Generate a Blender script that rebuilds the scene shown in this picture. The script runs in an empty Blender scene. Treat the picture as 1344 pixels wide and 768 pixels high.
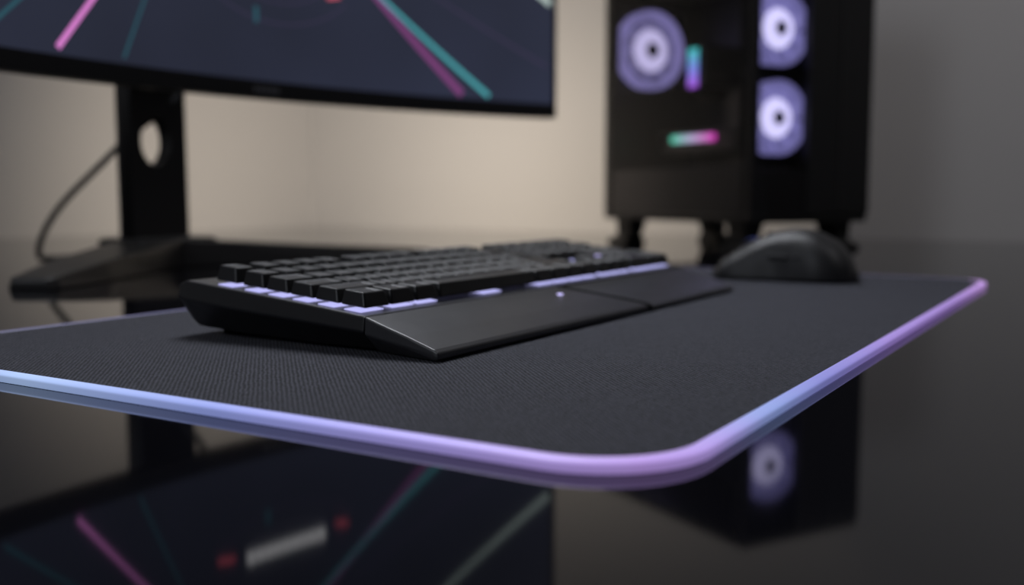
import bpy, bmesh, math, random
from mathutils import Vector, Matrix
random.seed(3)
scene = bpy.context.scene
scene.view_settings.view_transform = 'Standard'
Z0 = 0.75      # desk top height

# ------------------------------------------------------------------ helpers
def srgb(r, g, b):
    def c(v):
        v /= 255.0
        return v/12.92 if v <= 0.04045 else ((v+0.055)/1.055)**2.4
    return (c(r), c(g), c(b), 1.0)

def pmat(name, col, rough=0.5, metal=0.0, spec=0.5, noise=0.0, nscale=200, bump=0.0, bscale=900, coat=0.0):
    m = bpy.data.materials.new(name); m.use_nodes = True
    nt = m.node_tree; b = nt.nodes['Principled BSDF']
    b.inputs['Base Color'].default_value = col
    b.inputs['Roughness'].default_value = rough
    b.inputs['Metallic'].default_value = metal
    b.inputs['Specular IOR Level'].default_value = spec
    b.inputs['Coat Weight'].default_value = coat
    if noise > 0 or bump > 0:
        tc = nt.nodes.new('ShaderNodeTexCoord')
    if noise > 0:
        n = nt.nodes.new('ShaderNodeTexNoise'); n.inputs['Scale'].default_value = nscale
        n.inputs['Detail'].default_value = 4
        nt.links.new(tc.outputs['Object'], n.inputs['Vector'])
        mr = nt.nodes.new('ShaderNodeMapRange')
        mr.inputs['To Min'].default_value = max(0, rough-noise); mr.inputs['To Max'].default_value = rough+noise
        nt.links.new(n.outputs['Fac'], mr.inputs['Value'])
        nt.links.new(mr.outputs['Result'], b.inputs['Roughness'])
    if bump > 0:
        n2 = nt.nodes.new('ShaderNodeTexNoise'); n2.inputs['Scale'].default_value = bscale
        nt.links.new(tc.outputs['Object'], n2.inputs['Vector'])
        bp = nt.nodes.new('ShaderNodeBump'); bp.inputs['Strength'].default_value = bump
        bp.inputs['Distance'].default_value = 0.0005
        nt.links.new(n2.outputs['Fac'], bp.inputs['Height'])
        nt.links.new(bp.outputs['Normal'], b.inputs['Normal'])
    return m

def emat(name, col, strength=1.0):
    m = bpy.data.materials.new(name); m.use_nodes = True
    nt = m.node_tree; b = nt.nodes['Principled BSDF']
    b.inputs['Base Color'].default_value = (0.02, 0.02, 0.02, 1)
    b.inputs['Roughness'].default_value = 0.35
    b.inputs['Emission Color'].default_value = col
    b.inputs['Emission Strength'].default_value = strength
    return m

def link(o, parent=None):
    scene.collection.objects.link(o)
    if parent: o.parent = parent
    return o

def empty(name, loc, rotz=0):
    e = bpy.data.objects.new(name, None); e.empty_display_size = 0.05
    e.location = loc; e.rotation_euler = (0, 0, rotz)
    return link(e)

def mesh(name, verts, faces, mat, parent=None, bevel=0, seg=2, smooth=False, loc=None, rot=None):
    me = bpy.data.meshes.new(name); me.from_pydata(verts, [], faces); me.update()
    bm = bmesh.new(); bm.from_mesh(me); bmesh.ops.recalc_face_normals(bm, faces=bm.faces); bm.to_mesh(me); bm.free()
    o = bpy.data.objects.new(name, me)
    if mat: me.materials.append(mat)
    link(o, parent)
    if loc: o.location = loc
    if rot: o.rotation_euler = rot
    if smooth:
        for p in me.polygons: p.use_smooth = True
    if bevel:
        md = o.modifiers.new('b', 'BEVEL'); md.width = bevel; md.segments = seg; md.limit_method = 'ANGLE'
        md.angle_limit = math.radians(25)
    return o

BF = [(0,3,2,1),(4,5,6,7),(0,1,5,4),(1,2,6,5),(2,3,7,6),(3,0,4,7)]
def box(name, x0,x1,y0,y1,z0,z1, mat, parent=None, bevel=0, seg=2):
    v = [(x0,y0,z0),(x1,y0,z0),(x1,y1,z0),(x0,y1,z0),(x0,y0,z1),(x1,y0,z1),(x1,y1,z1),(x0,y1,z1)]
    return mesh(name, v, BF, mat, parent, bevel, seg)

def lathe(name, prof, mat, parent, axis='y', loc=(0,0,0), n=48, smooth=True):
    """prof list of (r, h). axis y: h along y."""
    v=[];f=[]
    for (r,h) in prof:
        for k in range(n):
            a=2*math.pi*k/n
            if axis=='y': v.append((r*math.cos(a),h,r*math.sin(a)))
            elif axis=='x': v.append((h,r*math.cos(a),r*math.sin(a)))
            else: v.append((r*math.cos(a),r*math.sin(a),h))
    for i in range(len(prof)-1):
        for k in range(n):
            f.append((i*n+k,i*n+(k+1)%n,(i+1)*n+(k+1)%n,(i+1)*n+k))
    o=mesh(name,v,f,mat,parent,smooth=smooth,loc=loc)
    return o

# ------------------------------------------------------------------ materials
m_wall = pmat('wall_paint', srgb(203,200,197), 0.85, spec=0.2, bump=0.15, bscale=60)
m_wall_s = pmat('wall_paint_side', srgb(203,200,197), 0.85, spec=0.2, bump=0.15, bscale=60)
m_floor = pmat('floor_wood', srgb(70,55,45), 0.5, noise=.1, nscale=20)
m_ceil = pmat('ceiling_paint', srgb(200,198,195), 0.9)
m_desk = pmat('desk_gloss_black', (0.004,0.004,0.0058,1), 0.045, spec=0.32, noise=0.010, nscale=6)
m_desk_leg = pmat('desk_leg_metal', (0.02,0.02,0.02,1), 0.4, metal=.6)
m_body = pmat('keyboard_body', (0.010,0.010,0.011,1), 0.36, spec=0.5, bump=.1, bscale=2500)
m_palm = pmat('palm_rest_satin', (0.030,0.030,0.033,1), 0.36, spec=0.6, noise=.04, nscale=60, bump=0.08, bscale=3000)
m_key = pmat('keycap_abs', (0.007,0.007,0.008,1), 0.36, spec=0.38, noise=.05, nscale=120)
m_rub = pmat('rubber_black', (0.006,0.006,0.006,1), 0.9, spec=.1)
m_led = emat('key_led', (0.46,0.46,0.86,1), 1.1)
m_led2 = emat('indicator_led', (0.6,0.55,1.0,1), 1.6)
m_mouse = pmat('mouse_shell', (0.010,0.010,0.011,1), 0.46, spec=0.45, bump=.05, bscale=3000)
m_mon = pmat('monitor_plastic', (0.006,0.006,0.007,1), 0.45, spec=.3)
m_stand = pmat('stand_metal', (0.010,0.009,0.009,1), 0.42, metal=0.0, spec=.5)
m_cable = pmat('cable_rubber', (0.03,0.03,0.03,1), 0.5)
m_case = pmat('case_steel', (0.007,0.0067,0.0067,1), 0.4, spec=.35)
m_case_in = pmat('case_interior', (0.009,0.008,0.008,1), 0.6)
m_pcb = pmat('pcb_black', (0.010,0.010,0.012,1), 0.5, noise=.1, nscale=100)

# ------------------------------------------------------------------ room
XW, YW = 1.85, 1.84
box('wall_right', XW, XW+0.1, -2.2, YW+0.1, 0, 2.5, m_wall_s)
box('wall_back', -2.2, XW, YW, YW+0.1, 0, 2.5, m_wall)
box('floor', -2.2, XW+.1, -2.2, YW+.1, -0.05, 0, m_floor)
box('ceiling', -2.2, XW+.1, -2.2, YW+.1, 2.5, 2.55, m_ceil)
box('baseboard_back', -2.2, XW-.015, YW-0.015, YW, 0, 0.09, m_ceil, bevel=.003)
box('baseboard_right', XW-0.015, XW, -2.2, YW-.015, 0, 0.09, m_ceil, bevel=.003)

# ------------------------------------------------------------------ desk
desk = empty('desk', (0.42, 0.7, 0))
box('desk_top', -1.4, XW-0.42-0.002, -1.12, YW-0.7-0.002, Z0-0.03, Z0, m_desk, desk, bevel=.002)
for i,(x,y) in enumerate([(-1.32,-1.04),(1.3,-1.04),(-1.32,1.02),(1.3,1.02)]):
    box('leg_%d'%(i+1), x-.03,x+.03,y-.03,y+.03, 0, Z0-0.03, m_desk_leg, desk, bevel=.003)
box('frame_rail', -1.3,1.3,-1.03,-1.0,Z0-.09,Z0-.03,m_desk_leg,desk)

# ------------------------------------------------------------------ mouse pad
ML, MD, MR = 0.845, 0.49, 0.045
def rrect(x0,x1,y0,y1,r,n=14, edge=40):
    pts=[]
    cs=[(x1-r,y0+r,-90),(x1-r,y1-r,0),(x0+r,y1-r,90),(x0+r,y0+r,180)]
    for ci,(cx,cy,a0) in enumerate(cs):
        for k in range(n+1):
            a=math.radians(a0+90*k/n); pts.append((cx+r*math.cos(a),cy+r*math.sin(a)))
        nx=cs[(ci+1)%4]; a=math.radians(nx[2])
        q=(nx[0]+r*math.cos(a),nx[1]+r*math.sin(a)); p=pts[-1]
        for k in range(1,edge): pts.append((p[0]+(q[0]-p[0])*k/edge,p[1]+(q[1]-p[1])*k/edge))
    return pts
pad = empty('mouse_pad', (0,0,Z0))
m_pad = bpy.data.materials.new('pad_woven_cloth'); m_pad.use_nodes=True
nt=m_pad.node_tree; b=nt.nodes['Principled BSDF']; b.inputs['Roughness'].default_value=0.8
b.inputs['Specular IOR Level'].default_value=0.22
b.inputs['Sheen Weight'].default_value=0.04; b.inputs['Sheen Roughness'].default_value=.4
tc=nt.nodes.new('ShaderNodeTexCoord'); sp=nt.nodes.new('ShaderNodeSeparateXYZ'); nt.links.new(tc.outputs['Object'],sp.inputs[0])
def mth(op,a,bv=None):
    n=nt.nodes.new('ShaderNodeMath'); n.operation=op
    if isinstance(a,(int,float)): n.inputs[0].default_value=a
    else: nt.links.new(a,n.inputs[0])
    if bv is not None:
        if isinstance(bv,(int,float)): n.inputs[1].default_value=bv
        else: nt.links.new(bv,n.inputs[1])
    return n.outputs[0]
K=2*math.pi/0.0029
# slightly wavering threads
nw=nt.nodes.new('ShaderNodeTexNoise'); nw.inputs['Scale'].default_value=140; nt.links.new(tc.outputs['Object'],nw.inputs['Vector'])
wob=mth('MULTIPLY',mth('SUBTRACT',nw.outputs['Fac'],.5),2.2)
sx=mth('SINE',mth('ADD',mth('MULTIPLY',sp.outputs[0],K),wob))
sy=mth('SINE',mth('SUBTRACT',mth('MULTIPLY',sp.outputs[1],K),wob))
w=mth('MULTIPLY',mth('ADD',mth('MULTIPLY',sx,sy),1.0),0.5)
nz=nt.nodes.new('ShaderNodeTexNoise'); nz.inputs['Scale'].default_value=500; nt.links.new(tc.outputs['Object'],nz.inputs['Vector'])
h=mth('ADD',w,mth('MULTIPLY',nz.outputs['Fac'],1.0))
cr=nt.nodes.new('ShaderNodeValToRGB'); nt.links.new(mth('MULTIPLY',h,0.5),cr.inputs[0])
cr.color_ramp.elements[0].position=.34; cr.color_ramp.elements[0].color=(0.004,0.004,0.006,1)
cr.color_ramp.elements[1].position=.70; cr.color_ramp.elements[1].color=(0.090,0.092,0.118,1)
nt.links.new(cr.outputs[0],b.inputs['Base Color'])
bp=nt.nodes.new('ShaderNodeBump'); bp.inputs['Strength'].default_value=1.0; bp.inputs['Distance'].default_value=.0008
nt.links.new(h,bp.inputs['Height']); nt.links.new(bp.outputs[0],b.inputs['Normal'])
RW=0.0068
inner=rrect(RW,ML-RW,RW,MD-RW,MR-RW)
N=len(inner)
v=[(x,y,0.0045) for x,y in inner]+[(x,y,0.0) for x,y in inner]
f=[tuple(range(N))]+[(i,(i+1)%N,N+(i+1)%N,N+i) for i in range(N)]
mesh('cloth_surface',v,f,m_pad,pad)
prof=[(RW,0.0042,0),(RW-.0006,0.0048,0),(RW-.002,0.0048,0),(.0018,0.0048,0),(.0006,0.0042,0),(0,.0032,1),(0,.0012,1),(.0010,0.0002,1)]
v=[];f=[]
rings=[rrect(o,ML-o,o,MD-o,MR-o) for o,_,_ in prof]
for (o,z,_),rg in zip(prof,rings): v+= [(x,y,z) for x,y in rg]
for i in range(len(prof)-1):
    for k in range(N): f.append((i*N+k,i*N+(k+1)%N,(i+1)*N+(k+1)%N,(i+1)*N+k))
m_rim=bpy.data.materials.new('rim_light_guide'); m_rim.use_nodes=True
nt=m_rim.node_tree; b=nt.nodes['Principled BSDF']
ca=nt.nodes.new('ShaderNodeVertexColor'); ca.layer_name='glow'
b.inputs['Base Color'].default_value=(.12,.12,.18,1); b.inputs['Roughness'].default_value=.4
nt.links.new(ca.outputs[0],b.inputs['Emission Color']); b.inputs['Emission Strength'].default_value=1.0
rim=mesh('light_rim',v,f,m_rim,pad,smooth=True)
stops_left=[(0.0,(186,152,226)),(0.10,(165,154,228)),(0.20,(144,158,226)),(0.33,(170,196,240)),(.49,(112,126,205))]
stops_front=[(0.0,(186,150,226)),(0.05,(172,150,222)),(0.11,(136,156,214)),(0.2,(126,126,198)),(0.35,(148,122,198)),(0.6,(148,116,190)),(.845,(192,148,218))]
def ramp(st,t):
    for (a,ca_),(b_,cb) in zip(st,st[1:]):
        if t<=b_:
            k=max(0,min(1,(t-a)/(b_-a))); return [ca_[i]*(1-k)+cb[i]*k for i in range(3)]
    return st[-1][1]
att=rim.data.color_attributes.new('glow','FLOAT_COLOR','POINT')
for i,vt in enumerate(rim.data.vertices):
    x,y,z=vt.co
    d0=min((x,'l'),(y,'f'),(ML-x,'r'),(MD-y,'b'))
    if d0[1]=='l': c=ramp(stops_left,y); s=1.05
    elif d0[1]=='f': c=ramp(stops_front,x); s=1.05
    elif d0[1]=='r': c=(140,115,190); s=.12
    else: c=(120,110,190); s=.22
    side=prof[i//N][2]; s*= (0.55 if side else 1.0)
    c=srgb(*c); att.data[i].color=(c[0]*s,c[1]*s,c[2]*s,1)

# ------------------------------------------------------------------ keyboard
ZP=0.0049
kb = empty('gaming_keyboard', (0.136,0.182,Z0+ZP))
KW,KJ,KD=0.452,0.050,0.195
def ztop(y):
    return 0.021+(y-KJ)/(KD-KJ)*0.0135
st=[(KJ-.001,0.0015,0.012,0.0205),(0.09,0.0015,0.0150,ztop(.09)),(0.15,0.003,0.019,ztop(.15)),(KD-.006,0.005,0.0225,ztop(KD-.006)),(KD,0.009,0.024,ztop(KD)-.003)]
v=[];f=[]
for (y,zb,zm,zt) in st:
    inset=0.011
    v+=[(inset,y,zb),(0.0,y,zm),(0.0015,y,zt),(KW-0.0015,y,zt),(KW,y,zm),(KW-inset,y,zb)]
for i in range(len(st)-1):
    for k in range(6):
        f.append((i*6+k,i*6+(k+1)%6,(i+1)*6+(k+1)%6,(i+1)*6+k))
f.append(tuple(range(6))); f.append(tuple(range((len(st)-1)*6,len(st)*6)))
mesh('body',v,f,m_body,kb,bevel=.0010,seg=3)
# palm rest split by a diagonal seam
YS=[(0.0,0.0008,0.0045),(0.003,0.0003,0.0062),(0.02,0.0003,0.0118),(0.038,0.0005,0.0172),(KJ-.0015,0.001,0.0205)]
def seam(y): return .213+(KJ-y)*1.12
def palm(name,x0,x1,zo,left,right):
    v=[];f=[]
    for (y,zb,zt) in YS:
        a=x0 if left else seam(y)+.0022; c=x1 if right else seam(y)-.0022
        il=0.011*(y/KJ) if left else 0; ir=0.011*(y/KJ) if right else 0
        zm=zb+(zt-zb)*.5
        v+=[(a+il,y,zb),(a,y,zm),(a+.0005,y,zt-zo),(c-.0005,y,zt-zo),(c,y,zm),(c-ir,y,zb)]
    for i in range(len(YS)-1):
        for k in range(6):
            f.append((i*6+k,i*6+(k+1)%6,(i+1)*6+(k+1)%6,(i+1)*6+k))
    f.append(tuple(range(6))); f.append(tuple(range((len(YS)-1)*6,len(YS)*6)))
    return mesh(name,v,f,m_palm,kb,bevel=.0010,seg=3)
palm('palm_rest_main',0,0,0,True,False)
palm('palm_rest_panel',0,KW,0.0010,False,True)
# matte black strip laid over the seam, painting in the gap's shade
v=[];f=[]
for (y,zb,zt) in YS:
    v+=[(seam(y)-.0030,y,zb+.0002),(seam(y)-.0030,y,zt+.0002),(seam(y)+.0034,y,zt+.0002),(seam(y)+.0034,y,zb+.0002)]
for i in range(len(YS)-1):
    for k in range(4): f.append((i*4+k,i*4+(k+1)%4,(i+1)*4+(k+1)%4,(i+1)*4+k))
f.append((0,1,2,3)); f.append((16,17,18,19))
mesh('palm_rest_seam_shade',v,f,m_rub,kb)
for i,(x,y) in enumerate([(.03,.012),(.42,.012),(.03,.17),(.42,.17)]):
    box('rubber_foot_%d'%(i+1),x-.012,x+.012,y-.006,y+.006,0,0.004 if y<.1 else .007,m_rub,kb,bevel=.001)
# keys
U=0.01905; GX=0.0085; GY=0.0545
kv=[];kf=[];lv=[];lf=[]
def key(ux,row,w=1.0,hrow=1.0,yo=0.0):
    x0=GX+ux*U+.0006; x1=GX+(ux+w)*U-.0006
    y0=GY+row*U+.0006+yo; y1=y0+hrow*U-.0012
    prof_h=[0.0108,0.0102,0.0100,0.0104,0.0112,0.0116][min(5,int(row))]
    base=0.0021
    b0=len(kv)
    def tz(x,y,z): return (x,y,z+ztop(y))
    ti=.0022; tb=.0012
    kv.extend([tz(x0,y0,base),tz(x1,y0,base),tz(x1,y1,base),tz(x0,y1,base)])
    kv.extend([tz(x0+ti,y0+.0028,prof_h),tz(x1-ti,y0+.0028,prof_h),tz(x1-ti,y1-tb,prof_h),tz(x0+ti,y1-tb,prof_h)])
    q=.0030; dz=prof_h-.0009
    kv.extend([tz(x0+ti+q,y0+.0028+q,dz),tz(x1-ti-q,y0+.0028+q,dz),tz(x1-ti-q,y1-tb-q,dz),tz(x0+ti+q,y1-tb-q,dz)])
    B=b0
    kf.extend([(B,B+3,B+2,B+1),(B,B+1,B+5,B+4),(B+1,B+2,B+6,B+5),(B+2,B+3,B+7,B+6),(B+3,B,B+4,B+7),
               (B+4,B+5,B+9,B+8),(B+5,B+6,B+10,B+9),(B+6,B+7,B+11,B+10),(B+7,B+4,B+8,B+11),(B+8,B+9,B+10,B+11)])
    def add(ax,bx):
        L=len(lv); ay=y0+.0005; by=y1-.0056
        for z in (0.0002,0.0008):
            lv.extend([tz(ax,ay,z),tz(bx,ay,z),tz(bx,by,z),tz(ax,by,z)])
        lf.extend([tuple(L+i for i in fc) for fc in BF])
    if w>3:
        m=(x0+x1)/2; add(m-.011,m+.011)
    elif ux<.1: add(x0-.0034,x1-.006)
    else: add(x0+.001,x1-.002)
def rowkeys(row,widths,start=0,yo=0):
    u=start
    for wd in widths:
        if wd>0: key(u,row,wd,1,yo)
        u+=abs(wd)
rowkeys(0,[1.25,1.25,1.25,6.25,1.25,1.25,1.25,1.25])
rowkeys(1,[2.25]+[1]*10+[2.75])
rowkeys(2,[1.75]+[1]*11+[2.25])
rowkeys(3,[1.5]+[1]*12+[1.5])
rowkeys(4,[1]*13+[2])
rowkeys(5,[1,-.25,1,1,1,1,-.5,1,1,1,1,-.5,1,1,1,1],yo=.003)
rowkeys(0,[1,1,1],15.25); key(16.25,1)
rowkeys(3,[1,1,1],15.25); rowkeys(4,[1,1,1],15.25); rowkeys(5,[1,1,1],15.25,yo=.003)
rowkeys(0,[2,1],18.5); key(21.5,0,1,2)
rowkeys(1,[1,1,1],18.5); rowkeys(2,[1,1,1],18.5); key(21.5,2,1,2); rowkeys(3,[1,1,1],18.5); rowkeys(4,[1,1,1,1],18.5)
rowkeys(5,[1,1,1,1],18.5,yo=.003)
mesh('keycaps',kv,kf,m_key,kb,bevel=.0012,seg=3)
mesh('key_leds',lv,lf,m_led,kb)
def disc(name,x,y,z,r,mat,parent,rot=None):
    return lathe(name,[(0.00001,0),(0.00001,.0006),(r,.0006),(r,0)],mat,parent,axis='z',loc=(x,y,z),n=16)
disc('status_led',GX+17.8*U,GY+1.5*U,ztop(GY+1.5*U)+.0100,.0026,m_led2,kb)
box('status_led_post',GX+17.8*U-.003,GX+17.8*U+.003,GY+1.5*U-.003,GY+1.5*U+.003,.02,ztop(GY+1.5*U)+.0101,m_body,kb)
disc('logo_light',.196,.036,.0166,.0022,m_led2,kb)

# ------------------------------------------------------------------ mouse
ms = empty('computer_mouse',(0.735,0.178,Z0+ZP), math.radians(4))
def cr_i(pts,t):
    for i in range(len(pts)-1):
        if t<=pts[i+1][0] or i==len(pts)-2:
            p0=pts[max(i-1,0)][1];p1=pts[i][1];p2=pts[i+1][1];p3=pts[min(i+2,len(pts)-1)][1]
            k=(t-pts[i][0])/(pts[i+1][0]-pts[i][0]); k=max(0,min(1,k))
            return .5*((2*p1)+(-p0+p2)*k+(2*p0-5*p1+4*p2-p3)*k*k+(-p0+3*p1-3*p2+p3)*k**3)
H=[(0,.010),(.06,.019),(.15,.0275),(.3,.0395),(.45,.0475),(.6,.0500),(.72,.0475),(.84,.039),(.93,.026),(1,.008)]
W=[(0,.023),(.06,.0295),(.15,.033),(.3,.0335),(.45,.0325),(.6,.035),(.75,.0375),(.88,.034),(.95,.026),(1,.012)]
NL,NA=80,100
v=[];f=[]
ln=.140
for i in range(NL+1):
    t=i/NL; tt=0.5-0.5*math.cos(math.pi*t)
    hh=cr_i(H,tt); ww=cr_i(W,tt); y=ln/2-ln*tt
    for k in range(NA+1):
        a=math.pi*k/NA
        ca_=math.cos(a); sa=math.sin(a)
        ex=0.78
        x=ww*math.copysign(abs(ca_)**ex,ca_); z=hh*(sa**0.9 if sa>0 else 0)
        zf=z/hh if hh else 0
        x*= 1-0.05*math.sin(math.pi*min(1,zf*1.3))*(1 if zf<.77 else 0)*math.exp(-((tt-.4)/.25)**2)
        if abs(x)<.0016 and tt<.5 and sa>.5: z-=.0014*(1-abs(x)/.0016)
        if abs(tt-.5)<.012 and sa>.5: z-=.0007
        v.append((x,y,z+.0015))
M=NA+1
for i in range(NL):
    for k in range(NA): f.append((i*M+k,i*M+k+1,(i+1)*M+k+1,(i+1)*M+k))
f.append(tuple(range(M))); f.append(tuple(range(NL*M,NL*M+M)))
f.append(tuple([i*M for i in range(NL+1)]+[i*M+NA for i in range(NL,-1,-1)]))
mesh('shell',v,f,m_mouse,ms,smooth=True)
lathe('scroll_wheel',[(.001,-.0035),(.009,-.0035),(.0100,-.002),(.0100,.002),(.009,.0035),(.001,.0035)],m_rub,ms,axis='x',loc=(0,.034,.0312),n=32)
m_mled=emat('mouse_led',(0.08,0.11,0.45,1),.9)
lathe('wheel_glow_ring',[(.0101,-.0018),(.0104,0),(.0101,.0018)],m_mled,ms,axis='x',loc=(0,.034,.0312),n=32)
box('dpi_button',-.003,.003,.008,.020,.038,.0478,m_rub,ms,bevel=.001)
for i,yy in enumerate((.002,-.022)):
    box('side_button_%d'%(i+1),-.0328,-.027,yy-.010,yy+.010,.022,.0265,m_mouse,ms,bevel=.0015)
box('glide_foot_front',-.012,.012,.045,.055,0,.0025,m_rub,ms)
box('glide_foot_rear',-.012,.012,-.05,-.04,0,.0025,m_rub,ms)

# ------------------------------------------------------------------ monitor
SX,SY=0.575,0.93
mo = empty('curved_monitor',(SX,SY,Z0))
R=1.3; PH=.485
PC=Vector((.58-SX,.755-SY)); PR=math.radians(-6)     # panel front centre, swivel
ZB,ZT=0.202,0.625
def cp(a,off,z):
    phi=a/R
    lx=(R+off)*math.sin(phi); ly=-R+(R+off)*math.cos(phi)
    return (PC.x+lx*math.cos(PR)-ly*math.sin(PR), PC.y+lx*math.sin(PR)+ly*math.cos(PR), z)
def curved(name,p0,p1,o0,o1,z0,z1,mat,n=48,bevel=0):
    v=[];f=[]
    for i in range(n+1):
        p=p0+(p1-p0)*i/n
        v+=[cp(p,o0,z0),cp(p,o1,z0),cp(p,o1,z1),cp(p,o0,z1)]
    for i in range(n):
        for k in range(4): f.append((i*4+k,i*4+(k+1)%4,(i+1)*4+(k+1)%4,(i+1)*4+k))
    f.append((0,1,2,3)); f.append((n*4,n*4+1,n*4+2,n*4+3))
    return mesh(name,v,f,mat,mo,bevel=bevel)
curved('housing',-PH,PH,0.001,.022,ZB,ZT,m_mon,bevel=.002)
curved('bezel_chin',-PH,PH,-.002,.002,ZB,ZB+.020,m_mon)
curved('bezel_top',-PH,PH,-.002,.002,ZT-.008,ZT,m_mon)
curved('bezel_left',-PH,-PH+.006,-.002,.002,ZB+.020,ZT-.008,m_mon)
curved('bezel_right',PH-.006,PH,-.002,.002,ZB+.020,ZT-.008,m_mon)
curved('back_bulge',-.26,.26,.022,.058,.29,.56,m_mon,bevel=.012)
m_logo=pmat('chin_logo_grey',(.10,.10,.11,1),.4)
for i in range(5):
    curved('chin_logo_letter_%d'%(i+1),-.006+i*.0075,-.006+i*.0075+.005,-.0028,-.002,ZB+.006,ZB+.013,m_logo,n=1)
# screen surface
m_scr=bpy.data.materials.new('screen_image'); m_scr.use_nodes=True
nt=m_scr.node_tree; b=nt.nodes['Principled BSDF']
b.inputs['Base Color'].default_value=(.004,.004,.005,1); b.inputs['Roughness'].default_value=.35
tc=nt.nodes.new('ShaderNodeTexCoord'); nz=nt.nodes.new('ShaderNodeTexNoise'); nz.inputs['Scale'].default_value=3.0
nt.links.new(tc.outputs['Object'],nz.inputs['Vector'])
cr=nt.nodes.new('ShaderNodeValToRGB'); nt.links.new(nz.outputs['Fac'],cr.inputs[0])
cr.color_ramp.elements[0].position=.3; cr.color_ramp.elements[0].color=srgb(34,37,50)
cr.color_ramp.elements[1].position=.7; cr.color_ramp.elements[1].color=srgb(44,48,66)
nt.links.new(cr.outputs[0],b.inputs['Emission Color']); b.inputs['Emission Strength'].default_value=1.0
curved('screen',-PH+.006,PH-.006,-.0005,.001,ZB+.020,ZT-.008,m_scr)
def ray(name,p0,z0,p1,z1,w0,w1,mat,off=-.0012,n=14):
    v=[];f=[]
    dx=p1-p0;dz=z1-z0;L=math.hypot(dx,dz); nx,nz_=-dz/L,dx/L
    for i in range(n+1):
        t=i/n; p=p0+dx*t; z=z0+dz*t; w=(w0+(w1-w0)*t)/2
        v+=[cp(p+nx*w,off,z+nz_*w),cp(p-nx*w,off,z-nz_*w)]
    for i in range(n): f.append((2*i,2*i+1,2*i+3,2*i+2))
    return mesh(name,v,f,mat,mo)
mp=emat('ray_pink',srgb(200,118,190),1.15); mpd=emat('ray_purple',srgb(114,58,110),1.1)
mt=emat('ray_teal',srgb(70,156,164),1.1); mtd=emat('ray_teal_dim',srgb(38,80,92),1)
mw=emat('ray_white',srgb(160,175,170),1.2); mr_=emat('dash_red',srgb(180,78,95),1.1); mtx=emat('text_white',srgb(225,225,228),1.3)
mv=emat('ray_violet_dim',srgb(54,48,72),1)
ray('ray_1',-.256,.229,-.09,.43,.006,.003,mp)
ray('ray_2',-.178,.228,-.06,.49,.003,.002,mtd)
ray('ray_3',.322,.228,.06,.44,.011,.004,mpd)
ray('ray_4',.368,.228,.07,.42,.007,.003,mt)
ray('ray_5',.475,.366,.12,.565,.010,.004,mw)
ray('ray_6',-.34,.229,-.12,.42,.004,.003,mtd)
ray('ray_7',.47,.275,.12,.42,.004,.002,mv)
ray('ray_8',-.475,.33,-.12,.47,.006,.003,mv)
ray('tick_1',.0,.288,.0,.306,.006,.006,mtd,n=1)
ray('tick_2',.0,.40,.0,.44,.006,.006,mtd,n=1)
ray('dash_1',.105,.332,.125,.336,.009,.009,mr_,n=2)
ray('dash_2',-.075,.331,-.05,.335,.009,.009,mr_,n=2)
for i in range(9):
    a=-.032+i*.0135
    ray('text_letter_%d'%(i+1),a,.340,a+.011,.3405,.016,.016,mtx,n=1)
v=[];f=[]
for rr,(a0,a1) in ((.075,(200,340)),(.105,(215,325))):
    b0=len(v);n=24
    for i in range(n+1):
        a=math.radians(a0+(a1-a0)*i/n)
        for q in (rr,rr+.002): v.append(cp(.03+q*1.2*math.cos(a),-.0010,.375+q*math.sin(a)*.8))
    for i in range(n): f.append((b0+2*i,b0+2*i+1,b0+2*i+3,b0+2*i+2))
mesh('hud_arcs',v,f,mv,mo)

# stand column with oval cable hole (2D curve with a hole, extruded)
cu=bpy.data.curves.new('stand_column','CURVE'); cu.dimensions='2D'; cu.fill_mode='BOTH'; cu.extrude=.009; cu.bevel_depth=.0015
def poly(pts):
    s=cu.splines.new('POLY'); s.points.add(len(pts)-1)
    for p,q in zip(s.points,pts): p.co=(q[0],q[1],0,1)
    s.use_cyclic_u=True
poly([(-.043,.012),(.041,.012),(.039,.45),(-.041,.45)])
poly([(-.006+.023*math.cos(2*math.pi*k/40),.156+(.031*math.sin(2*math.pi*k/40))) for k in range(40)])
co=bpy.data.objects.new('stand_column',cu); cu.materials.append(m_stand); link(co,mo); co.rotation_euler=(math.pi/2,0,0)
box('column_rib_left',-.043,-.037,.009,.018,.012,.45,m_stand,mo,bevel=.002)
box('column_rib_right',.035,.041,.009,.018,.012,.45,m_stand,mo,bevel=.002)
box('mount_arm',-.05,.05,-.125,-.009,.36,.46,m_mon,mo,bevel=.006)
def leg(name,tx,ty):
    L=math.hypot(tx,ty); ux,uy=tx/L,ty/L; px,py=-uy,ux
    v=[];f=[]
    for s,w,hb,ht in ((-.04,.040,0,.032),(0.0,.044,0,.036),(.08,.042,.0,.031),(.22,.036,.0,.021),(L-.01,.026,.0,.012),(L,.020,0,.010)):
        c=(ux*s,uy*s)
        v+=[(c[0]+px*w,c[1]+py*w,hb),(c[0]+px*(w-.004),c[1]+py*(w-.004),ht),(c[0]-px*(w-.004),c[1]-py*(w-.004),ht),(c[0]-px*w,c[1]-py*w,hb)]
    for i in range(5):
        for k in range(4): f.append((i*4+k,i*4+(k+1)%4,(i+1)*4+(k+1)%4,(i+1)*4+k))
    f.append((0,1,2,3)); f.append((20,21,22,23))
    mesh(name,v,f,m_stand,mo,bevel=.002)
leg('stand_leg_left',-.280,-.158); leg('stand_leg_right',.345,-.165)
box('stand_hub',-.06,.06,-.045,.04,0,.037,m_stand,mo,bevel=.006)

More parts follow.
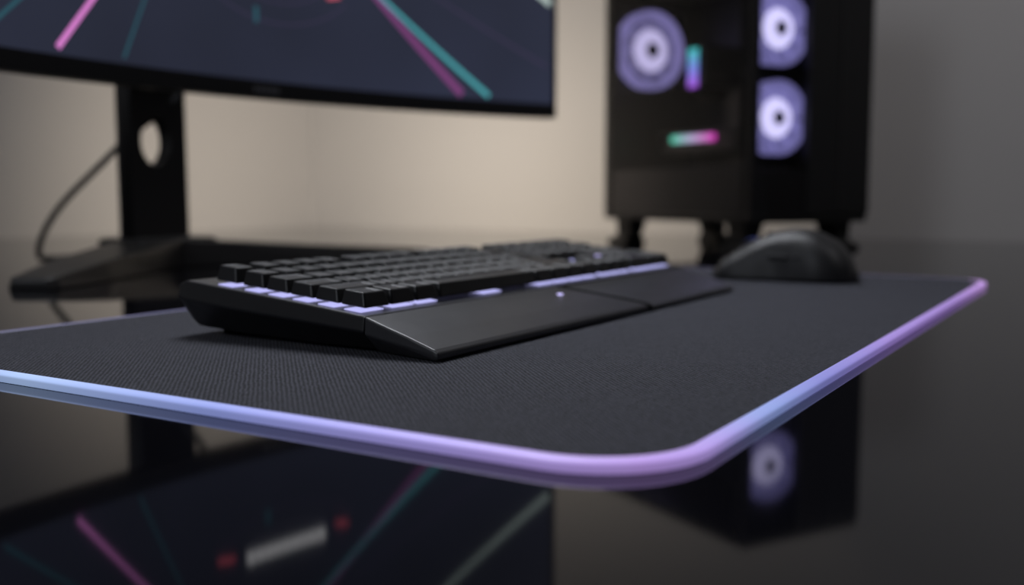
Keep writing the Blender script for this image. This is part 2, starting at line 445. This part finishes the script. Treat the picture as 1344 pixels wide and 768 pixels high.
# ------------------------------------------------------------------ cable
def curve_obj(name,pts,r,mat,parent=None,loc=(0,0,0)):
    c=bpy.data.curves.new(name,'CURVE'); c.dimensions='3D'; c.bevel_depth=r; c.bevel_resolution=4; c.resolution_u=16
    s=c.splines.new('NURBS'); s.points.add(len(pts)-1); s.use_endpoint_u=True; s.order_u=4
    for p,q in zip(s.points,pts): p.co=(*q,1)
    c.materials.append(mat); o=bpy.data.objects.new(name,c); o.location=loc; return link(o,parent)
curve_obj('monitor_cable',[(.63,.875,.40),(.63,.885,.30),(.61,.895,.215),(.575,.965,.175),(.56,1.01,.13),(.545,1.08,.08),(.537,1.115,.035),(.535,1.122,.004),(.56,1.13,.0035),(.66,1.14,.0035),(.8,1.2,.0035)],.0042,m_cable,None,(0,0,Z0))

# ------------------------------------------------------------------ PC tower
pc = empty('computer_tower',(1.237,.382,Z0), math.radians(-29.8))
TW,TD,TB,TT=.25,.40,.045,.47
box('bottom_panel',0,TW,0,TD,TB,TB+.012,m_case,pc,bevel=.002)
box('top_panel',0,TW,0,TD,TT-.012,TT,m_case,pc,bevel=.002)
box('rear_panel',0,TW,TD-.004,TD,TB+.012,TT-.012,m_case,pc)
box('right_panel',TW-.004,TW,0,TD-.004,TB+.012,TT-.012,m_case,pc)
box('motherboard_tray',TW-.045,TW-.042,.03,TD-.004,TB+.012,TT-.012,m_case_in,pc)
box('motherboard',TW-.050,TW-.045,.11,TD-.02,.17,.44,m_pcb,pc)
box('psu_shroud',.006,TW-.045,.03,TD-.006,TB+.012,.135,m_case_in,pc,bevel=.002)
box('frame_post_front',0,.014,0,.014,TB+.012,TT-.012,m_case,pc,bevel=.002)
box('frame_post_rear',0,.008,TD-.016,TD-.004,TB+.012,TT-.012,m_case,pc,bevel=.002)
box('front_panel_solid',.112,TW,-.004,.012,TB+.012,TT-.012,m_case,pc,bevel=.002)
box('front_trim_line',.180,.184,-.006,-.003,TB+.02,TT-.02,m_case_in,pc)
box('front_panel_lower',.014,.112,0,.012,TB+.012,.128,m_case,pc,bevel=.002)
box('front_fan_bracket',.010,.130,.034,.038,.128,TT-.012,m_case_in,pc)
def glass(name,tint,rough=0.02,base=.03):
    m=bpy.data.materials.new(name); m.use_nodes=True; nt=m.node_tree
    for n in list(nt.nodes):
        if n.type!='OUTPUT_MATERIAL': nt.nodes.remove(n)
    out=[n for n in nt.nodes if n.type=='OUTPUT_MATERIAL'][0]
    t=nt.nodes.new('ShaderNodeBsdfTransparent'); t.inputs[0].default_value=tint
    g=nt.nodes.new('ShaderNodeBsdfGlossy'); g.inputs['Roughness'].default_value=rough; g.inputs['Color'].default_value=(.8,.8,.8,1)
    lw=nt.nodes.new('ShaderNodeLayerWeight'); lw.inputs['Blend'].default_value=.5
    p=nt.nodes.new('ShaderNodeMath'); p.operation='POWER'; p.inputs[1].default_value=4; nt.links.new(lw.outputs['Facing'],p.inputs[0])
    a=nt.nodes.new('ShaderNodeMath'); a.operation='MULTIPLY_ADD'; a.inputs[1].default_value=.8; a.inputs[2].default_value=base; nt.links.new(p.outputs[0],a.inputs[0])
    mx=nt.nodes.new('ShaderNodeMixShader')
    nt.links.new(a.outputs[0],mx.inputs[0]); nt.links.new(t.outputs[0],mx.inputs[1]); nt.links.new(g.outputs[0],mx.inputs[2]); nt.links.new(mx.outputs[0],out.inputs[0])
    return m
m_gl=glass('smoked_glass',(.76,.74,.76,1))
mesh('side_glass',[(-.002,.002,TB+.004),(-.002,TD-.002,TB+.004),(-.002,TD-.002,TT-.004),(-.002,.002,TT-.004)],[(0,1,2,3)],m_gl,pc)
mesh('front_glass',[(0,-.002,TB+.004),(.111,-.002,TB+.004),(.111,-.002,TT-.004),(0,-.002,TT-.004)],[(0,1,2,3)],m_gl,pc)
# fans
def fan(name,loc,r,colr,colc,sr,sc,halo=.5):
    """axis along y, facing -y"""
    mring=emat(name+'_ring',colr,sr); mblade=emat(name+'_blades',colc,sc); mhalo=emat(name+'_diffuser',colr,sr*halo)
    e=bpy.data.objects.new(name,None); e.location=loc; link(e,pc)
    e.empty_display_size=.02
    lathe('ring',[(r*.88,-.010),(r*.91,-.012),(r,-.012),(r,.010),(r*.9,.010)],mring,e)
    lathe('diffuser',[(r*.25,.004),(r*.88,.004)],mhalo,e)
    lathe('hub_glow',[(r*.20,-.012),(r*.46,-.010),(r*.54,-.004)],mblade,e)
    lathe('hub',[(.0001,-.014),(r*.15,-.014),(r*.17,-.010),(r*.17,.006)],m_rub,e)
    v=[];f=[]
    nb=9
    for k in range(nb):
        a0=2*math.pi*k/nb; b0=len(v)
        for i in range(7):
            t=i/6; rr=r*(.5+.35*t); sweep=.35*t
            for q,yy in ((0,-.006),(.42,.003)):
                a=a0+sweep+q; v.append((rr*math.cos(a),yy,rr*math.sin(a)))
        for i in range(6): f.append((b0+2*i,b0+2*i+1,b0+2*i+3,b0+2*i+2))
    mesh('blades',v,f,emat(name+'_blade_tint',colr,sr*halo*1.6),e)
    fs=r*1.05
    box('frame_top',-fs,fs,-.008,.012,fs-.003,fs,m_rub,e); box('frame_bottom',-fs,fs,-.008,.012,-fs,-fs+.003,m_rub,e)
    box('frame_left',-fs,-fs+.003,-.008,.012,-fs+.003,fs-.003,m_rub,e); box('frame_right',fs-.003,fs,-.008,.012,-fs+.003,fs-.003,m_rub,e)
lav=(.20,.19,.48,1); wht=(.64,.62,.98,1)
fan('front_fan_low',(.063,.022,.209),.058,lav,wht,.85,1.5,.85)
fan('front_fan_high',(.063,.022,.346),.058,lav,wht,.85,1.5,.85)
fan('rear_fan',(.080,TD-.025,.356),.072,(.20,.18,.42,1),(.58,.54,.86,1),1.1,1.15,.42)
def gradbar(name,x0,x1,y0,y1,z0,z1,axis,c1,c2,cm,strength=1.6):
    m=bpy.data.materials.new(name+'_rgb'); m.use_nodes=True; nt=m.node_tree; b=nt.nodes['Principled BSDF']
    tc=nt.nodes.new('ShaderNodeTexCoord'); sp=nt.nodes.new('ShaderNodeSeparateXYZ'); nt.links.new(tc.outputs['Generated'],sp.inputs[0])
    cr=nt.nodes.new('ShaderNodeValToRGB'); nt.links.new(sp.outputs[axis],cr.inputs[0])
    cr.color_ramp.elements[0].color=c1; cr.color_ramp.elements[1].color=c2
    e=cr.color_ramp.elements.new(.5); e.color=cm
    nt.links.new(cr.outputs[0],b.inputs['Emission Color']); b.inputs['Emission Strength'].default_value=strength
    b.inputs['Base Color'].default_value=(.02,.02,.02,1)
    return box(name,x0,x1,y0,y1,z0,z1,m,pc,bevel=.001)
for i in range(4):
    y=.255+i*.012
    box('memory_stick_%d'%(i+1),.110,TW-.05,y,y+.006,.285,.355,m_pcb,pc)
gradbar('memory_light',.104,.110,.268,.290,.282,.350,2,srgb(170,90,230),srgb(60,200,190),srgb(120,140,230),1.25)
box('graphics_card',.100,TW-.05,.15,.37,.165,.205,m_pcb,pc,bevel=.003)
gradbar('graphics_card_light',.095,.100,.205,.325,.184,.196,1,srgb(220,60,190),srgb(60,210,170),srgb(190,180,220),1.35)
lathe('cpu_cooler',[(.0001,.15),(.030,.15),(.034,.155),(.034,.20)],m_rub,pc,axis='x',loc=(0,.325,.30))
for i,(x,y) in enumerate([(.030,.045),(TW-.030,.045),(.030,TD-.045),(TW-.030,TD-.045)]):
    s=-1 if x<.1 else 1
    v=[(x-.020,y-.022,TB),(x+.020,y-.022,TB),(x+.020,y+.022,TB),(x-.020,y+.022,TB)]
    v+=[(x-.014+s*.004,y-.020,.016),(x+.014+s*.004,y-.020,.016),(x+.014+s*.004,y+.020,.016),(x-.014+s*.004,y+.020,.016)]
    v+=[(x-.022+s*.012,y-.030,.006),(x+.022+s*.012,y-.030,.006),(x+.022+s*.012,y+.030,.006),(x-.022+s*.012,y+.030,.006)]
    v+=[(x-.022+s*.012,y-.030,0),(x+.022+s*.012,y-.030,0),(x+.022+s*.012,y+.030,0),(x-.022+s*.012,y+.030,0)]
    f=[(0,1,2,3),(12,13,14,15)]
    for q in range(3):
        for k in range(4): f.append((q*4+k,q*4+(k+1)%4,(q+1)*4+(k+1)%4,(q+1)*4+k))
    mesh('foot_%d'%(i+1),v,f,m_case,pc,bevel=.002)

# ------------------------------------------------------------------ lights
def area(name,loc,target,size,power,col,sy=None,spread=None):
    l=bpy.data.lights.new(name,'AREA'); l.energy=power; l.color=col; l.size=size
    if sy: l.shape='RECTANGLE'; l.size_y=sy
    if spread: l.spread=math.radians(spread)
    o=bpy.data.objects.new(name,l); o.location=loc
    o.rotation_euler=(Vector(target)-Vector(loc)).to_track_quat('-Z','Y').to_euler(); return link(o)
area('warm_wall_lamp',(1.14,1.12,Z0+.22),(1.85,1.40,Z0+.05),.20,4.4,(1.0,.88,.74))
area('overhead_light',(.75,.75,Z0+1.25),(.35,.25,Z0),.7,5.0,(.90,.93,1.0),spread=95)
area('cool_left_light',(-1.2,.6,Z0+.9),(.2,1.84,Z0+.3),.8,6.5,(.85,.9,1.0))
area('right_wall_fill',(.9,-.9,2.3),(1.85,.5,1.0),.8,2.6,(.97,.95,1.0),spread=90)  # unseen fill, added to brighten the right wall
w=bpy.data.worlds.new('world'); scene.world=w; w.use_nodes=True
w.node_tree.nodes['Background'].inputs[0].default_value=(.66,.68,.80,1); w.node_tree.nodes['Background'].inputs[1].default_value=.06

# ------------------------------------------------------------------ camera
cam=bpy.data.cameras.new('camera'); co=bpy.data.objects.new('camera',cam); link(co)
co.location=(-.285,-.1205,Z0+.0915)
th=math.radians(5.57); fw=Vector((.853*math.cos(th),.522*math.cos(th),-math.sin(th)))
co.rotation_euler=fw.to_track_quat('-Z','Y').to_euler()
cam.sensor_width=36; cam.lens=1333/1344*36
cam.clip_start=.01
cam.dof.use_dof=True; cam.dof.focus_distance=.50; cam.dof.aperture_fstop=4.4
scene.camera=co
